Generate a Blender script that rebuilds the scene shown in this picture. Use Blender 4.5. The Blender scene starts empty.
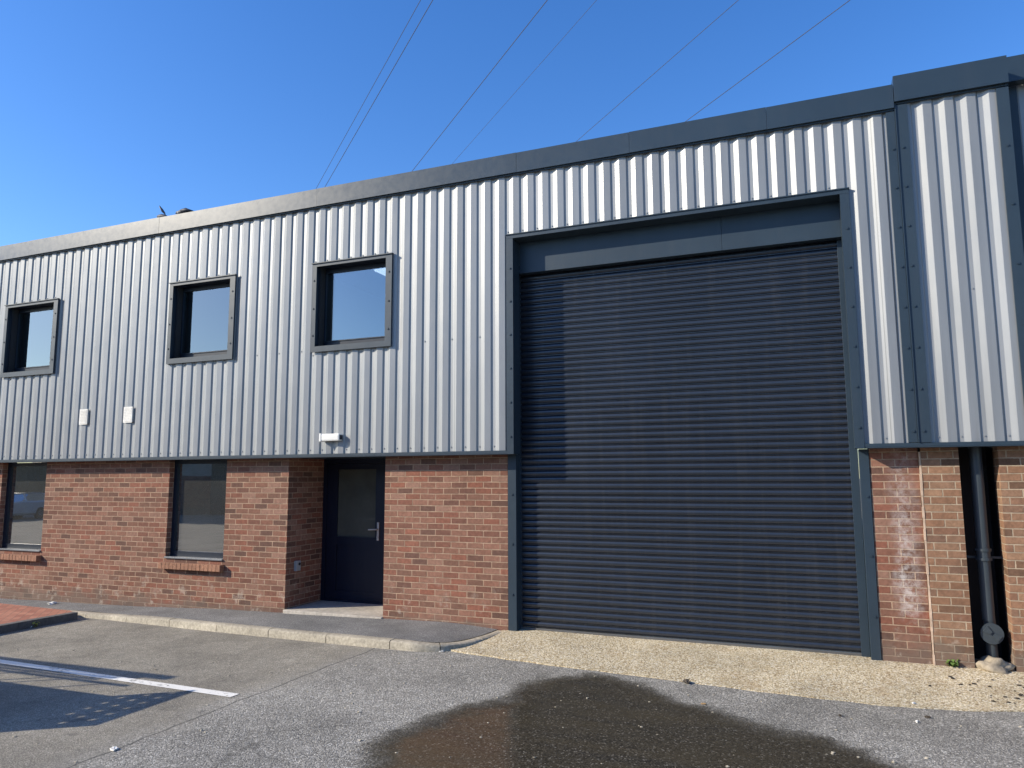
import bpy, bmesh, math, random
from mathutils import Vector, Matrix, noise
random.seed(11)
R = math.radians
sc = bpy.context.scene
COL = sc.collection

# ------------------------------------------------------------------ helpers
def link(o, parent=None):
    COL.objects.link(o)
    if parent is not None: o.parent = parent
    return o
def tag(o, label=None, cat=None, group=None, kind=None):
    if label: o['label'] = label
    if cat: o['category'] = cat
    if group: o['group'] = group
    if kind: o['kind'] = kind
    return o
def thing(name, loc, label, cat, group=None):
    o = bpy.data.objects.new(name, None); o.location = loc; o.empty_display_size = .2
    COL.objects.link(o)
    return tag(o, label, cat, group)
class MB:
    """collects geometry (world coordinates) for one mesh object"""
    def __init__(s): s.bm = bmesh.new()
    def box(s, x0, x1, y0, y1, z0, z1, bev=0):
        v = [s.bm.verts.new(c) for c in ((x0,y0,z0),(x1,y0,z0),(x1,y1,z0),(x0,y1,z0),(x0,y0,z1),(x1,y0,z1),(x1,y1,z1),(x0,y1,z1))]
        fs = [s.bm.faces.new([v[i] for i in f]) for f in ((3,2,1,0),(4,5,6,7),(0,1,5,4),(1,2,6,5),(2,3,7,6),(3,0,4,7))]
        if bev:
            es = list({e for f in fs for e in f.edges})
            bmesh.ops.bevel(s.bm, geom=es, offset=bev, segments=2, profile=.6, affect='EDGES')
        return s
    def faces(s, pts, fs):
        v = [s.bm.verts.new(p) for p in pts]
        for f in fs: s.bm.faces.new([v[i] for i in f])
        return s
    def prism(s, poly, z0, z1):
        """poly: list of (x,y[,ztop offset]) counter-clockwise"""
        n = len(poly)
        lo = [s.bm.verts.new((p[0],p[1],z0)) for p in poly]; hi = [s.bm.verts.new((p[0],p[1],z1)) for p in poly]
        s.bm.faces.new(hi); s.bm.faces.new(lo[::-1])
        for i in range(n): s.bm.faces.new((lo[i],lo[(i+1)%n],hi[(i+1)%n],hi[i]))
        return s
    def tube(s, pts, r, n=10, cap=True):
        pts = [Vector(p) for p in pts]; rs = r if isinstance(r,(list,tuple)) else [r]*len(pts)
        rings = []
        t0 = (pts[1]-pts[0]).normalized(); a = Vector((0,0,1)) if abs(t0.z) < .9 else Vector((1,0,0))
        u = t0.cross(a).normalized()
        for i, p in enumerate(pts):
            t = (pts[min(i+1,len(pts)-1)]-pts[max(i-1,0)]).normalized()
            u = (u - t*u.dot(t)).normalized(); w = t.cross(u)
            rings.append([s.bm.verts.new(p+(u*math.cos(2*math.pi*k/n)+w*math.sin(2*math.pi*k/n))*rs[i]) for k in range(n)])
        for a, b in zip(rings, rings[1:]):
            for k in range(n): s.bm.faces.new((a[k],a[(k+1)%n],b[(k+1)%n],b[k]))
        if cap: s.bm.faces.new(rings[0][::-1]); s.bm.faces.new(rings[-1])
        return s
    def ball(s, c, r, sub=2, jit=0, seed=0):
        r = r if isinstance(r,(list,tuple)) else (r,r,r)
        g = bmesh.ops.create_icosphere(s.bm, subdivisions=sub, radius=1)
        for v in g['verts']:
            k = 1 + jit*noise.noise(v.co*1.7+Vector((seed*3.1,seed,0)))
            v.co = Vector((c[0]+v.co.x*r[0]*k, c[1]+v.co.y*r[1]*k, c[2]+v.co.z*r[2]*k))
        return s
    def screws(s, pts, r=.012):
        for (x,y,z) in pts:
            s.tube([(x,y,z),(x,y-.003,z)], r*1.5, 8); s.tube([(x,y-.003,z),(x,y-.011,z)], r*.9, 6)
        return s
    def build(s, name, mat, parent=None, smooth=False, auto=None, org=None):
        bmesh.ops.recalc_face_normals(s.bm, faces=s.bm.faces)
        me = bpy.data.meshes.new(name)
        if parent is not None: off = Vector(parent_loc(parent))
        elif org is not None: off = Vector(org)
        else: off = Vector((0,0,0))
        for v in s.bm.verts: v.co -= off
        s.bm.to_mesh(me); s.bm.free()
        me.materials.append(mat)
        if smooth or auto is not None:
            for p in me.polygons: p.use_smooth = True
            if auto is not None: me.set_sharp_from_angle(angle=R(auto))
        o = bpy.data.objects.new(name, me)
        if parent is None and org is not None: o.location = org
        return link(o, parent)
def parent_loc(p):
    l = Vector(p.location)
    while p.parent is not None: p = p.parent; l += Vector(p.location)
    return l

# ------------------------------------------------------------------ materials
class NT:
    def __init__(s, name):
        s.m = bpy.data.materials.new(name); s.m.use_nodes = True
        s.t = s.m.node_tree; s.t.nodes.clear()
        s.out = s.n('ShaderNodeOutputMaterial'); s.b = s.n('ShaderNodeBsdfPrincipled')
        s.l(s.b, 0, s.out, 0)
    def n(s, typ, **k):
        nd = s.t.nodes.new(typ)
        for a, v in k.items(): setattr(nd, a, v)
        return nd
    def l(s, a, ai, b, bi): s.t.links.new(a.outputs[ai], b.inputs[bi])
    def pos(s): return s.n('ShaderNodeNewGeometry')
    def vec(s, sx=1, sy=1, sz=1, loc=(0,0,0)):
        g = s.pos(); m = s.n('ShaderNodeMapping'); m.inputs['Scale'].default_value = (sx,sy,sz); m.inputs['Location'].default_value = loc
        s.l(g,'Position',m,0); return m
    def noise(s, scale, det=4, rough=.55, v=None, dist=0):
        n = s.n('ShaderNodeTexNoise'); n.inputs['Scale'].default_value = scale; n.inputs['Detail'].default_value = det
        n.inputs['Roughness'].default_value = rough; n.inputs['Distortion'].default_value = dist
        if v is None: v = s.pos(); s.l(v,'Position',n,'Vector')
        else: s.l(v,0,n,'Vector')
        return n
    def ramp(s, src, si, stops, interp='LINEAR'):
        r = s.n('ShaderNodeValToRGB'); e = r.color_ramp.elements; r.color_ramp.interpolation = interp
        while len(e) < len(stops): e.new(.5)
        for el, (p, c) in zip(e, stops):
            el.position = p; el.color = (c,c,c,1) if isinstance(c,(int,float)) else (*c,1)
        s.l(src, si, r, 0); return r
    def mix(s, fac, a, b, blend='MIX'):
        m = s.n('ShaderNodeMix', data_type='RGBA', blend_type=blend)
        for i, x in ((0,fac),(6,a),(7,b)):
            if isinstance(x, tuple) and hasattr(x[0],'outputs'): s.t.links.new(x[0].outputs[x[1]], m.inputs[i])
            elif isinstance(x,(int,float)) and i==0: m.inputs[0].default_value = x
            elif isinstance(x,(int,float)): m.inputs[i].default_value = (x,x,x,1)
            else: m.inputs[i].default_value = (*x,1)
        return m
    def math(s, op, a, b=None, clamp=False):
        m = s.n('ShaderNodeMath', operation=op); m.use_clamp = clamp
        for i, x in ((0,a),(1,b)):
            if x is None: continue
            if isinstance(x, tuple): s.t.links.new(x[0].outputs[x[1]], m.inputs[i])
            else: m.inputs[i].default_value = x
        return m
    def bump(s, src, si, dist, strength=1, prev=None):
        b = s.n('ShaderNodeBump'); b.inputs['Distance'].default_value = dist; b.inputs['Strength'].default_value = strength
        s.l(src, si, b, 'Height')
        if prev is not None: s.l(prev, 0, b, 'Normal')
        return b
    def set(s, **k):
        for a, v in k.items(): s.b.inputs[a.replace('_',' ')].default_value = v
    def sep(s):
        g = s.pos(); x = s.n('ShaderNodeSeparateXYZ'); s.l(g,'Position',x,0); return x

def m_paint(name, col, rough=.35, metal=0, var=.12, bump=.0006, coat=0, spec=.5, dirt=.10):
    t = NT(name)
    n1 = t.noise(1.3, 5, .6); n2 = t.noise(14, 4, .6)
    r = t.ramp(n1, 0, [(.3, tuple(c*(1-var) for c in col)), (.7, tuple(min(1,c*(1+var)) for c in col))])
    streak = t.noise(1, 4, .6, t.vec(9,9,.7)); sr = t.ramp(streak,0,[(.5,0.0),(.72,dirt)])
    dcol = tuple(.6*c+.4*d*.6 for c, d in zip(col,(.22,.2,.17)))
    m = t.mix((sr,0),(r,0),dcol); t.l(m,2,t.b,'Base Color')
    rr = t.ramp(n2, 0, [(.3, max(.05,rough-.025)), (.7, rough+.03)]); t.l(rr,0,t.b,'Roughness')
    t.set(Metallic=metal); t.b.inputs['Specular IOR Level'].default_value = spec
    if coat: t.b.inputs['Coat Weight'].default_value = coat; t.b.inputs['Coat Roughness'].default_value = .08
    if bump:
        n3 = t.noise(3.5, 3, .5); b = t.bump(n3,0,bump*6,.6); t.l(b,0,t.b,'Normal')
    return t.m

def m_brick(name, cols, mortar=(.40,.275,.19), stain=None, low=-.25, lower_dark=True, seed=0, vertical=False):
    t = NT(name)
    x = t.sep(); s = t.math('ADD',(x,0),(x,1))
    # courses wander a little, as laid by hand
    w = t.noise(2.2, 2, .5); ww = t.math('MULTIPLY_ADD',(w,0),.010); ww.inputs[2].default_value = -.005
    zz = t.math('ADD',(x,2),(ww,0))
    c = t.n('ShaderNodeCombineXYZ'); t.l(s,0,c,0); t.l(zz,0,c,1)
    mp = t.n('ShaderNodeMapping'); mp.inputs['Location'].default_value = (seed*.37, .02, 0); t.l(c,0,mp,0)
    fine = t.noise(70,3,.6); fv = t.n('ShaderNodeVectorMath', operation='MULTIPLY_ADD')
    t.l(fine,1,fv,0); fv.inputs[1].default_value = (.006,.006,0); t.l(mp,0,fv,2)
    def br(a,b,mo,off=0):
        n = t.n('ShaderNodeTexBrick'); n.offset = .5; n.squash = 1
        n.inputs['Scale'].default_value = 1; n.inputs['Brick Width'].default_value = .225; n.inputs['Row Height'].default_value = .075
        n.inputs['Mortar Size'].default_value = .0066; n.inputs['Mortar Smooth'].default_value = .35; n.inputs['Bias'].default_value = off
        n.inputs['Color1'].default_value = (a,a,a,1); n.inputs['Color2'].default_value = (b,b,b,1); n.inputs['Mortar'].default_value = (mo,mo,mo,1)
        t.l(fv,0,n,'Vector'); return n
    b1 = br(0,1,.5); n = len(cols)
    rr = t.ramp(b1,0,[((i+.5)/n, cc) for i, cc in enumerate(cols)])
    tex = t.noise(26,5,.65); tr = t.ramp(tex,0,[(.25,.72),(.75,1.28)])
    m1 = t.mix(1.0,(rr,0),(tr,0),'MULTIPLY')
    big = t.noise(.55,4,.6); bgr = t.ramp(big,0,[(.3,.82),(.7,1.18)])
    m2 = t.mix(1.0,(m1,2),(bgr,0),'MULTIPLY')
    mn = t.noise(9,4,.6); mr = t.ramp(mn,0,[(.3,tuple(.62*k for k in mortar)),(.72,tuple(min(1,1.1*k) for k in mortar))])
    m3 = t.mix((b1,1),(m2,2),(mr,0))
    last = m3
    # damp, grimy bottom courses and lime bloom: marks that stay put on the wall
    zn = t.noise(3.2,4,.65); zr = t.math('MULTIPLY_ADD',(zn,0),.55); zr.inputs[2].default_value = low
    lowz = t.math('SUBTRACT',(zr,0),(x,2)); lr = t.ramp(lowz,0,[(.0,0),(.14,.6)])
    last = t.mix((lr,0),(last,2),(.13,.105,.085))
    sp = t.noise(5.5,6,.72); a = t.ramp(sp,0,[(.56,0),(.68,.5)]); zb = t.n('ShaderNodeMapRange'); t.l(x,2,zb,0)
    for i,v in ((1,.05),(2,.55),(3,1),(4,.0)): zb.inputs[i].default_value = v
    am = t.math('MULTIPLY',(a,0),(zb,0)); last = t.mix((am,0),(last,2),(.50,.44,.36))
    if stain:
        sx, wdt, z0, z1 = stain
        dx = t.math('SUBTRACT',(x,0),sx); sw = t.noise(3,3,.6); sw2 = t.math('MULTIPLY_ADD',(sw,0),.24); sw2.inputs[2].default_value=-.12
        dx2 = t.math('ADD',(dx,0),(sw2,0)); ab = t.math('ABSOLUTE',(dx2,0)); fx = t.math('DIVIDE',(ab,0),wdt)
        f1 = t.ramp(fx,0,[(.15,1),(1,0)])
        zl = t.n('ShaderNodeMapRange'); t.l(x,2,zl,0); 
        for i,v in ((1,z0),(2,z0+.18),(3,0),(4,1)): zl.inputs[i].default_value=v
        zh = t.n('ShaderNodeMapRange'); t.l(x,2,zh,0)
        for i,v in ((1,z0+.5),(2,z1),(3,1),(4,.35)): zh.inputs[i].default_value=v
        sn = t.noise(16,6,.75); sr = t.ramp(sn,0,[(.40,0),(.62,1)])
        q = t.math('MULTIPLY',(f1,0),(zl,0)); q = t.math('MULTIPLY',(q,0),(zh,0)); q = t.math('MULTIPLY',(q,0),(sr,0)); q = t.math('MULTIPLY',(q,0),.6)
        last = t.mix((q,0),(last,2),(.62,.58,.55))
    t.l(last,2,t.b,'Base Color'); t.set(Roughness=.9); t.b.inputs['Specular IOR Level'].default_value = .25
    inv = t.math('SUBTRACT',1.0,(b1,1)); hb = t.bump(inv,0,.005,.9); b2 = t.bump(tex,0,.004,.8,hb); t.l(b2,0,t.b,'Normal')
    return t.m

def aggregate(t, scale, stops, low=.68):
    """stone chippings: one tint per chipping with dark binder between"""
    v = t.n('ShaderNodeTexVoronoi', feature='F1'); v.inputs['Scale'].default_value = scale; v.inputs['Randomness'].default_value = 1
    g = t.pos(); t.l(g,'Position',v,'Vector')
    sx = t.n('ShaderNodeSeparateColor'); t.l(v,'Color',sx,0)
    col = t.ramp(sx,0,stops)
    gap = t.ramp(v,'Distance',[(.3,1),(.7,low)])
    m = t.mix(1.0,(col,0),(gap,0),'MULTIPLY')
    h = t.math('MULTIPLY_ADD',(sx,1),.6); h.inputs[2].default_value = 0
    hh = t.math('SUBTRACT',(h,0),(v,0))
    return m, hh, v
def m_asphalt(name, kind='road'):
    t = NT(name); x = t.sep()
    if kind == 'road':
        ma, ha, _ = aggregate(t, 95, [(0,(.15,.14,.12)),(.35,(.255,.242,.21)),(.7,(.35,.332,.29)),(.92,(.47,.445,.39)),(1,(.68,.65,.58))])
        mb, hb2, _ = aggregate(t, 150, [(0,(.18,.162,.125)),(.4,(.285,.258,.205)),(.8,(.375,.342,.278)),(1,(.56,.52,.44))])
        nn = t.noise(1.1,4,.6); e = t.math('MULTIPLY_ADD',(nn,0),1.0); e.inputs[2].default_value = -.5
        xx = t.math('ADD',(x,0),(e,0)); xr = t.n('ShaderNodeMapRange'); t.l(xx,0,xr,0)
        for i,v in ((1,-4.95),(2,-4.55),(3,1),(4,0)): xr.inputs[i].default_value=v
        base = t.mix((xr,0),(ma,2),(mb,2))
        big = t.noise(.9,5,.62); br = t.ramp(big,0,[(.28,.66),(.5,1.0),(.72,1.22)])
        base = t.mix(1.0,(base,2),(br,0),'MULTIPLY')
        med = t.noise(6,4,.7); mr = t.ramp(med,0,[(.3,.86),(.7,1.12)]); base = t.mix(1.0,(base,2),(mr,0),'MULTIPLY')
        # reinstatement seam and hairline cracks
        wob = t.noise(3.0,3,.6); wv = t.math('MULTIPLY_ADD',(wob,0),.10); wv.inputs[2].default_value = 4.66
        d = t.math('ADD',(x,0),(wv,0)); d = t.math('ABSOLUTE',(d,0)); yl = t.math('GREATER_THAN',(x,1),-6.0)
        sr = t.ramp(d,0,[(.004,.7),(.016,0)]); sq = t.math('MULTIPLY',(sr,0),(yl,0)); base = t.mix((sq,0),(base,2),(.035,.033,.03))
        cr = t.n('ShaderNodeTexVoronoi', feature='DISTANCE_TO_EDGE'); cr.inputs['Scale'].default_value = .55
        dn = t.noise(2.5,5,.65); vm = t.n('ShaderNodeVectorMath', operation='MULTIPLY_ADD'); t.l(dn,1,vm,0); vm.inputs[1].default_value=(.5,.5,0)
        g = t.pos(); t.l(g,'Position',vm,2); t.l(vm,0,cr,'Vector')
        crr = t.ramp(cr,0,[(.0015,.4),(.006,0)]); cm = t.noise(.7,2,.5); cmr = t.ramp(cm,0,[(.5,0),(.62,1)])
        cq = t.math('MULTIPLY',(crr,0),(cmr,0)); base = t.mix((cq,0),(base,2),(.04,.037,.032))
        # pale scuffs and oil spots
        sc1 = t.noise(4.3,6,.7,t.vec(1,1,1,(7,3,0))); s1 = t.ramp(sc1,0,[(.66,0),(.74,.45)]); base = t.mix((s1,0),(base,2),(.36,.35,.33))
        sc2 = t.noise(3.1,4,.6,t.vec(1,1,1,(2,9,0))); s2 = t.ramp(sc2,0,[(.64,0),(.72,.5)]); base = t.mix((s2,0),(base,2),(.07,.067,.062))
        h = t.mix((xr,0),(ha,0),(hb2,0)); dist=.006
    else:
        ma, ha, _ = aggregate(t, 190, [(0,(.10,.098,.093)),(.5,(.19,.187,.178)),(.9,(.29,.284,.27)),(1,(.50,.49,.46))])
        big = t.noise(1.6,5,.65); br = t.ramp(big,0,[(.3,.72),(.7,1.25)]); base = t.mix(1.0,(ma,2),(br,0),'MULTIPLY')
        s = t.noise(5,6,.7); s1 = t.ramp(s,0,[(.64,0),(.76,.4)]); base = t.mix((s1,0),(base,2),(.3,.29,.27))
        h = t.mix(0.0,(ha,0),(ha,0)); dist=.003
    t.l(base,2,t.b,'Base Color'); t.set(Roughness=.88); t.b.inputs['Specular IOR Level'].default_value=.5
    b = t.bump(h,2,dist,.85); bb = t.noise(7,3,.6); b2 = t.bump(bb,0,.012,.5,b); t.l(b2,0,t.b,'Normal')
    return t.m
def m_wet():
    t = NT('wet_asphalt')
    ma, ha, _ = aggregate(t, 95, [(0,(.020,.018,.013)),(.5,(.050,.043,.031)),(.93,(.095,.084,.062)),(1,(.28,.26,.22))])
    silt = t.noise(1.5,5,.65,t.vec(.6,2.6,1)); sr = t.ramp(silt,0,[(.35,0),(.7,.55)])
    c = t.mix((sr,0),(ma,2),(.075,.060,.034)); t.l(c,2,t.b,'Base Color')
    at = t.n('ShaderNodeAttribute', attribute_name='depth')
    nz = t.noise(2.6,5,.55); nz2 = t.math('MULTIPLY_ADD',(nz,0),.62); nz2.inputs[2].default_value = -.27
    nb = t.noise(60,2,.5); nb2 = t.math('MULTIPLY_ADD',(nb,0),.22); nb2.inputs[2].default_value = -.11
    d = t.math('ADD',(at,2),(nz2,0)); d = t.math('ADD',(d,0),(nb2,0))
    alpha = t.ramp(d,0,[(.0,0),(.10,.45),(.30,1)])
    rn = t.noise(3,4,.6,t.vec(.8,3,1)); rn2 = t.ramp(rn,0,[(.35,.07),(.7,.30)])
    rr = t.ramp(d,0,[(.05,.75),(.34,0)]); ro = t.math('ADD',(rn2,0),(rr,0),True); t.l(ro,0,t.b,'Roughness')
    t.set(IOR=1.33)
    bs = t.ramp(d,0,[(.05,1),(.4,.05)]); bn = t.n('ShaderNodeBump'); bn.inputs['Distance'].default_value=.004
    t.l(ha,0,bn,'Height'); t.l(bs,0,bn,'Strength')
    rip = t.noise(8,3,.5,t.vec(.35,3.2,1)); b2 = t.bump(rip,0,.004,.35,bn); t.l(b2,0,t.b,'Normal')
    tr = t.n('ShaderNodeBsdfTransparent'); mx = t.n('ShaderNodeMixShader'); t.l(alpha,0,mx,0); t.l(tr,0,mx,1); t.l(t.b,0,mx,2); t.l(mx,0,t.out,0)
    return t.m
def m_apron():
    t = NT('exposed_aggregate_concrete')
    ma, ha, _ = aggregate(t, 78, [(0,(.26,.18,.09)),(.3,(.56,.45,.27)),(.7,(.76,.645,.43)),(1,(.86,.80,.65))])
    big = t.noise(1.2,5,.65); br = t.ramp(big,0,[(.3,.74),(.7,1.14)]); c = t.mix(1.0,(ma,2),(br,0),'MULTIPLY')
    o = t.noise(2.4,5,.7,t.vec(1,1,1,(3,1,0))); orr = t.ramp(o,0,[(.56,0),(.75,.55)]); c = t.mix((orr,0),(c,2),(.36,.24,.11))
    t.l(c,2,t.b,'Base Color'); t.set(Roughness=.9); b = t.bump(ha,0,.005,.9); t.l(b,0,t.b,'Normal'); return t.m
def m_stone(name, col, rough=.85, sc=18, var=.3, bump=.004):
    t = NT(name); n = t.noise(sc,6,.65); n2 = t.noise(2.2,4,.6)
    r = t.ramp(n,0,[(.28,tuple(c*(1-var) for c in col)),(.72,tuple(min(1,c*(1+var)) for c in col))])
    b = t.ramp(n2,0,[(.3,.75),(.7,1.15)]); m = t.mix(1.0,(r,0),(b,0),'MULTIPLY'); t.l(m,2,t.b,'Base Color'); t.set(Roughness=rough)
    bb = t.bump(n,0,bump,.8); t.l(bb,0,t.b,'Normal'); return t.m
def m_glass(name, tint=(.8,.85,.87), refl=.12, rcol=(1,1,1), film=0, fcol=(.17,.17,.155)):
    t = NT(name); t.t.nodes.remove(t.b)
    tr = t.n('ShaderNodeBsdfTransparent'); tr.inputs[0].default_value=(*tint,1)
    gl = t.n('ShaderNodeBsdfGlossy'); gl.inputs['Roughness'].default_value=.01; gl.inputs[0].default_value=(*rcol,1)
    n = t.noise(1.3,2,.4); b = t.bump(n,0,.003,.25); t.l(b,0,gl,'Normal')
    fr = t.n('ShaderNodeFresnel'); fr.inputs[0].default_value=1.5
    f = t.math('MULTIPLY_ADD',(fr,0),1.6,True); f.inputs[2].default_value = refl
    mx = t.n('ShaderNodeMixShader'); t.l(f,0,mx,0); t.l(tr,0,mx,1); t.l(gl,0,mx,2); t.l(mx,0,t.out,0)
    if film:
        df = t.n('ShaderNodeBsdfDiffuse'); df.inputs[0].default_value=(*fcol,1); fn = t.noise(2.2,5,.6); fr2 = t.ramp(fn,0,[(.3,film*.8),(.7,film*1.2)])
        m2 = t.n('ShaderNodeMixShader'); t.l(fr2,0,m2,0); t.l(mx,0,m2,1); t.l(df,0,m2,2); t.l(m2,0,t.out,0)
    return t.m
def m_line():
    t = NT('worn_road_paint'); n = t.noise(24,6,.75); n2 = t.noise(3,4,.6)
    f = t.math('ADD',(n,0),(n2,0)); r = t.ramp(f,0,[(.72,0),(.92,1)])
    ma, ha, _ = aggregate(t, 110, [(0,(.08,.075,.07)),(1,(.26,.25,.23))])
    c = t.mix((r,0),(ma,2),(.80,.78,.72)); t.l(c,2,t.b,'Base Color'); t.set(Roughness=.7); b=t.bump(ha,0,.004,.7); t.l(b,0,t.b,'Normal'); return t.m
def m_cladding():
    t = NT('silver_cladding')
    n = t.noise(1,4,.6,t.vec(5,5,.5)); r = t.ramp(n,0,[(.3,(.24,.25,.256)),(.7,(.29,.30,.305))])
    d = t.noise(2.2,5,.65,t.vec(4,4,.8)); dr = t.ramp(d,0,[(.58,0),(.8,.22)]); c = t.mix((dr,0),(r,0),(.36,.36,.35))
    x=t.sep(); sh=t.math('MULTIPLY_ADD',(x,0),1/.9825); sh.inputs[2].default_value=40.31; fl=t.math('FLOOR',(sh,0)); wn=t.n('ShaderNodeTexWhiteNoise',noise_dimensions='1D'); t.l(fl,0,wn,'W')
    wr=t.ramp(wn,0,[(0,.90),(1,1.08)]); c=t.mix(1.0,(c,2),(wr,0),'MULTIPLY')
    fr=t.math('FRACT',(sh,0)); lr=t.ramp(fr,0,[(0,.6),(.006,.6),(.010,1)],'LINEAR'); c=t.mix(1.0,(c,2),(lr,0),'MULTIPLY')
    dn=t.noise(1,5,.7,t.vec(11,11,.45,(3,0,0))); dq=t.ramp(dn,0,[(.55,0),(.75,.5)]); zf=t.n('ShaderNodeMapRange'); t.l(x,2,zf,0)
    for i_,v_ in ((1,2.0),(2,3.3),(3,1),(4,.25)): zf.inputs[i_].default_value=v_
    dm=t.math('MULTIPLY',(dq,0),(zf,0)); c=t.mix((dm,0),(c,2),(.19,.18,.16))
    t.l(c,2,t.b,'Base Color'); t.set(Metallic=.18); t.b.inputs['Specular IOR Level'].default_value=.5
    rn = t.noise(4,3,.5); rr = t.ramp(rn,0,[(.3,.37),(.7,.44)]); t.l(rr,0,t.b,'Roughness')
    w = t.noise(1.6,3,.5,t.vec(1,1,.8)); b = t.bump(w,0,.006,.35); t.l(b,0,t.b,'Normal'); return t.m
def m_block():
    t = NT('red_block_paving'); x = t.sep(); c = t.n('ShaderNodeCombineXYZ'); t.l(x,0,c,0); t.l(x,1,c,1)
    mp = t.n('ShaderNodeMapping'); mp.inputs['Rotation'].default_value=(0,0,R(45)); t.l(c,0,mp,0)
    n = t.n('ShaderNodeTexBrick'); n.inputs['Scale'].default_value=1; n.inputs['Brick Width'].default_value=.2; n.inputs['Row Height'].default_value=.1
    n.inputs['Mortar Size'].default_value=.004; n.inputs['Color1'].default_value=(.29,.105,.065,1); n.inputs['Color2'].default_value=(.40,.17,.105,1); n.inputs['Mortar'].default_value=(.16,.1,.07,1)
    t.l(mp,0,n,'Vector'); tx=t.noise(20,5,.65); tr=t.ramp(tx,0,[(.25,.75),(.75,1.2)]); m=t.mix(1.0,(n,0),(tr,0),'MULTIPLY'); t.l(m,2,t.b,'Base Color'); t.set(Roughness=.85)
    b=t.bump(tx,0,.004,.7); t.l(b,0,t.b,'Normal'); return t.m
def m_emit(name, col, s):
    t = NT(name); t.set(Base_Color=(*col,1)); t.b.inputs['Emission Color'].default_value=(*col,1); t.b.inputs['Emission Strength'].default_value=s; return t.m

RED = [(.115,.062,.046),(.170,.076,.052),(.215,.086,.056),(.180,.088,.060),(.230,.116,.080),(.140,.074,.052),(.205,.100,.068),(.235,.132,.094)]
ORG = [(.13,.075,.048),(.22,.118,.070),(.25,.140,.085),(.19,.098,.062),(.28,.165,.100),(.17,.098,.066)]
M = dict(
 clad=m_cladding(), anth=m_paint('anthracite_paint',(.022,.037,.053),.42,.0,.10,spec=.4), cop=m_paint('coping_paint',(.024,.039,.055),.32,0,.08,bump=.00015,spec=.45),
 shut=m_paint('shutter_paint',(.019,.024,.034),.24,0,.12,bump=.0002,spec=.6,dirt=.2), frame=m_paint('window_frame_paint',(.010,.016,.028),.4,0,.1,spec=.35),
 door=m_paint('door_paint',(.006,.009,.022),.4,0,.1,spec=.3), brick=m_brick('red_brick',RED), brick2=m_brick('stained_brick',RED,stain=(.76,.15,.30,1.95),seed=3,low=-.08),
 brick3=m_brick('orange_brick',ORG,(.40,.31,.22),seed=5,low=-.10), road=m_asphalt('asphalt'), pave=m_asphalt('pavement_tarmac','pave'), wet=m_wet(), apron=m_apron(),
 kerb=m_stone('concrete_kerb',(.36,.32,.245),sc=30,var=.4), slab=m_stone('step_concrete',(.42,.38,.32),sc=20), rock=m_stone('cement_lump',(.31,.26,.19),sc=22,bump=.01),
 glass=m_glass('mirror_tinted_glass',(.42,.47,.50),.13,(.80,.93,1)), glass2=m_glass('clear_window_glass',(.62,.66,.66),.24,film=.16), cglass=m_glass('car_glass',(.75,.78,.78),.05),
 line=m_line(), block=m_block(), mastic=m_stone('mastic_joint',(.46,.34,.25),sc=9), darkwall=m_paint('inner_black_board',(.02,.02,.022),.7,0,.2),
 pipe=m_paint('black_pipe_paint',(.036,.046,.055),.38,0,.15,spec=.5), white=m_paint('white_plastic',(.72,.71,.66),.4,0,.06), room=m_paint('interior_plaster',(.42,.41,.38),.8,0,.06),
 carpet=m_paint('interior_floor',(.12,.12,.12),.9,0,.1), panel=m_emit('ceiling_panel_light',(.95,.97,1),2.2), chrome=m_paint('steel',(.5,.5,.5),.25,.9,.05),
 greybox=m_paint('grey_plastic',(.30,.31,.32),.45,0,.08), roofm=m_paint('roof_sheet',(.25,.26,.27),.6,0,.1), cable=m_paint('cable_metal',(.06,.06,.065),.6,.3,.05),
 oppwall=m_paint('opposite_cladding',(.33,.31,.27),.5,0,.15), tyre=m_paint('tyre_rubber',(.02,.02,.02),.8,0,.1), leaf=m_stone('weed_leaf',(.10,.17,.03),sc=40), dead=m_stone('dead_leaf',(.32,.20,.08),sc=40),
 paper=m_stone('paper_litter',(.72,.70,.64),sc=40,var=.1), dirt=m_stone('dirt_clod',(.045,.035,.025),sc=60), lip=m_stone('galvanised_lip',(.42,.41,.38),.5,sc=12),
 feather=m_stone('dark_feather',(.03,.035,.05),.6,sc=30), palef=m_stone('pale_feather',(.32,.33,.36),.6,sc=30), beak=m_stone('beak',(.08,.07,.05),.5,sc=30), lamp=m_glass('lamp_glass',(.8,.8,.8),.3),
 trunk=m_stone('bark',(.12,.09,.06),sc=15), foliage=m_stone('tree_leaf',(.06,.09,.03),sc=6,var=.5,bump=0),
)
def carpaint(n,c): return m_paint(n,c,.25,.25,.04,bump=0,coat=1,dirt=.1)

# ------------------------------------------------------------------ ground
def zr(x): return -.13 + (.018*(x+4.5) if x < -4.5 else 0) if x > -22 else -.13-.018*17.5
def kh(x):
    if x > -4.3: return .09 - .05*min(1,(x+4.3)/.75)
    if x < -8: return .09 - .03*min(1,(-8-x)/1.7)
    return .09
def zp(x): return zr(x)+kh(x)
def axis(a,b,far,step):
    l=[a-far, a-far*.4, a-far*.12]; k=a
    while k < b: l.append(k); k+=step
    return l+[b,b+far*.12,b+far*.4,b+far]
mb = MB(); xs = axis(-30,14,420,.5); ys = axis(-34,1.2,420,1.0)
vs = [[mb.bm.verts.new((x,y,zr(x))) for y in ys] for x in xs]
for i in range(len(xs)-1):
    for j in range(len(ys)-1): mb.bm.faces.new((vs[i][j],vs[i+1][j],vs[i+1][j+1],vs[i][j+1]))
tag(mb.build('road',M['road'],smooth=True),kind='structure')

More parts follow.
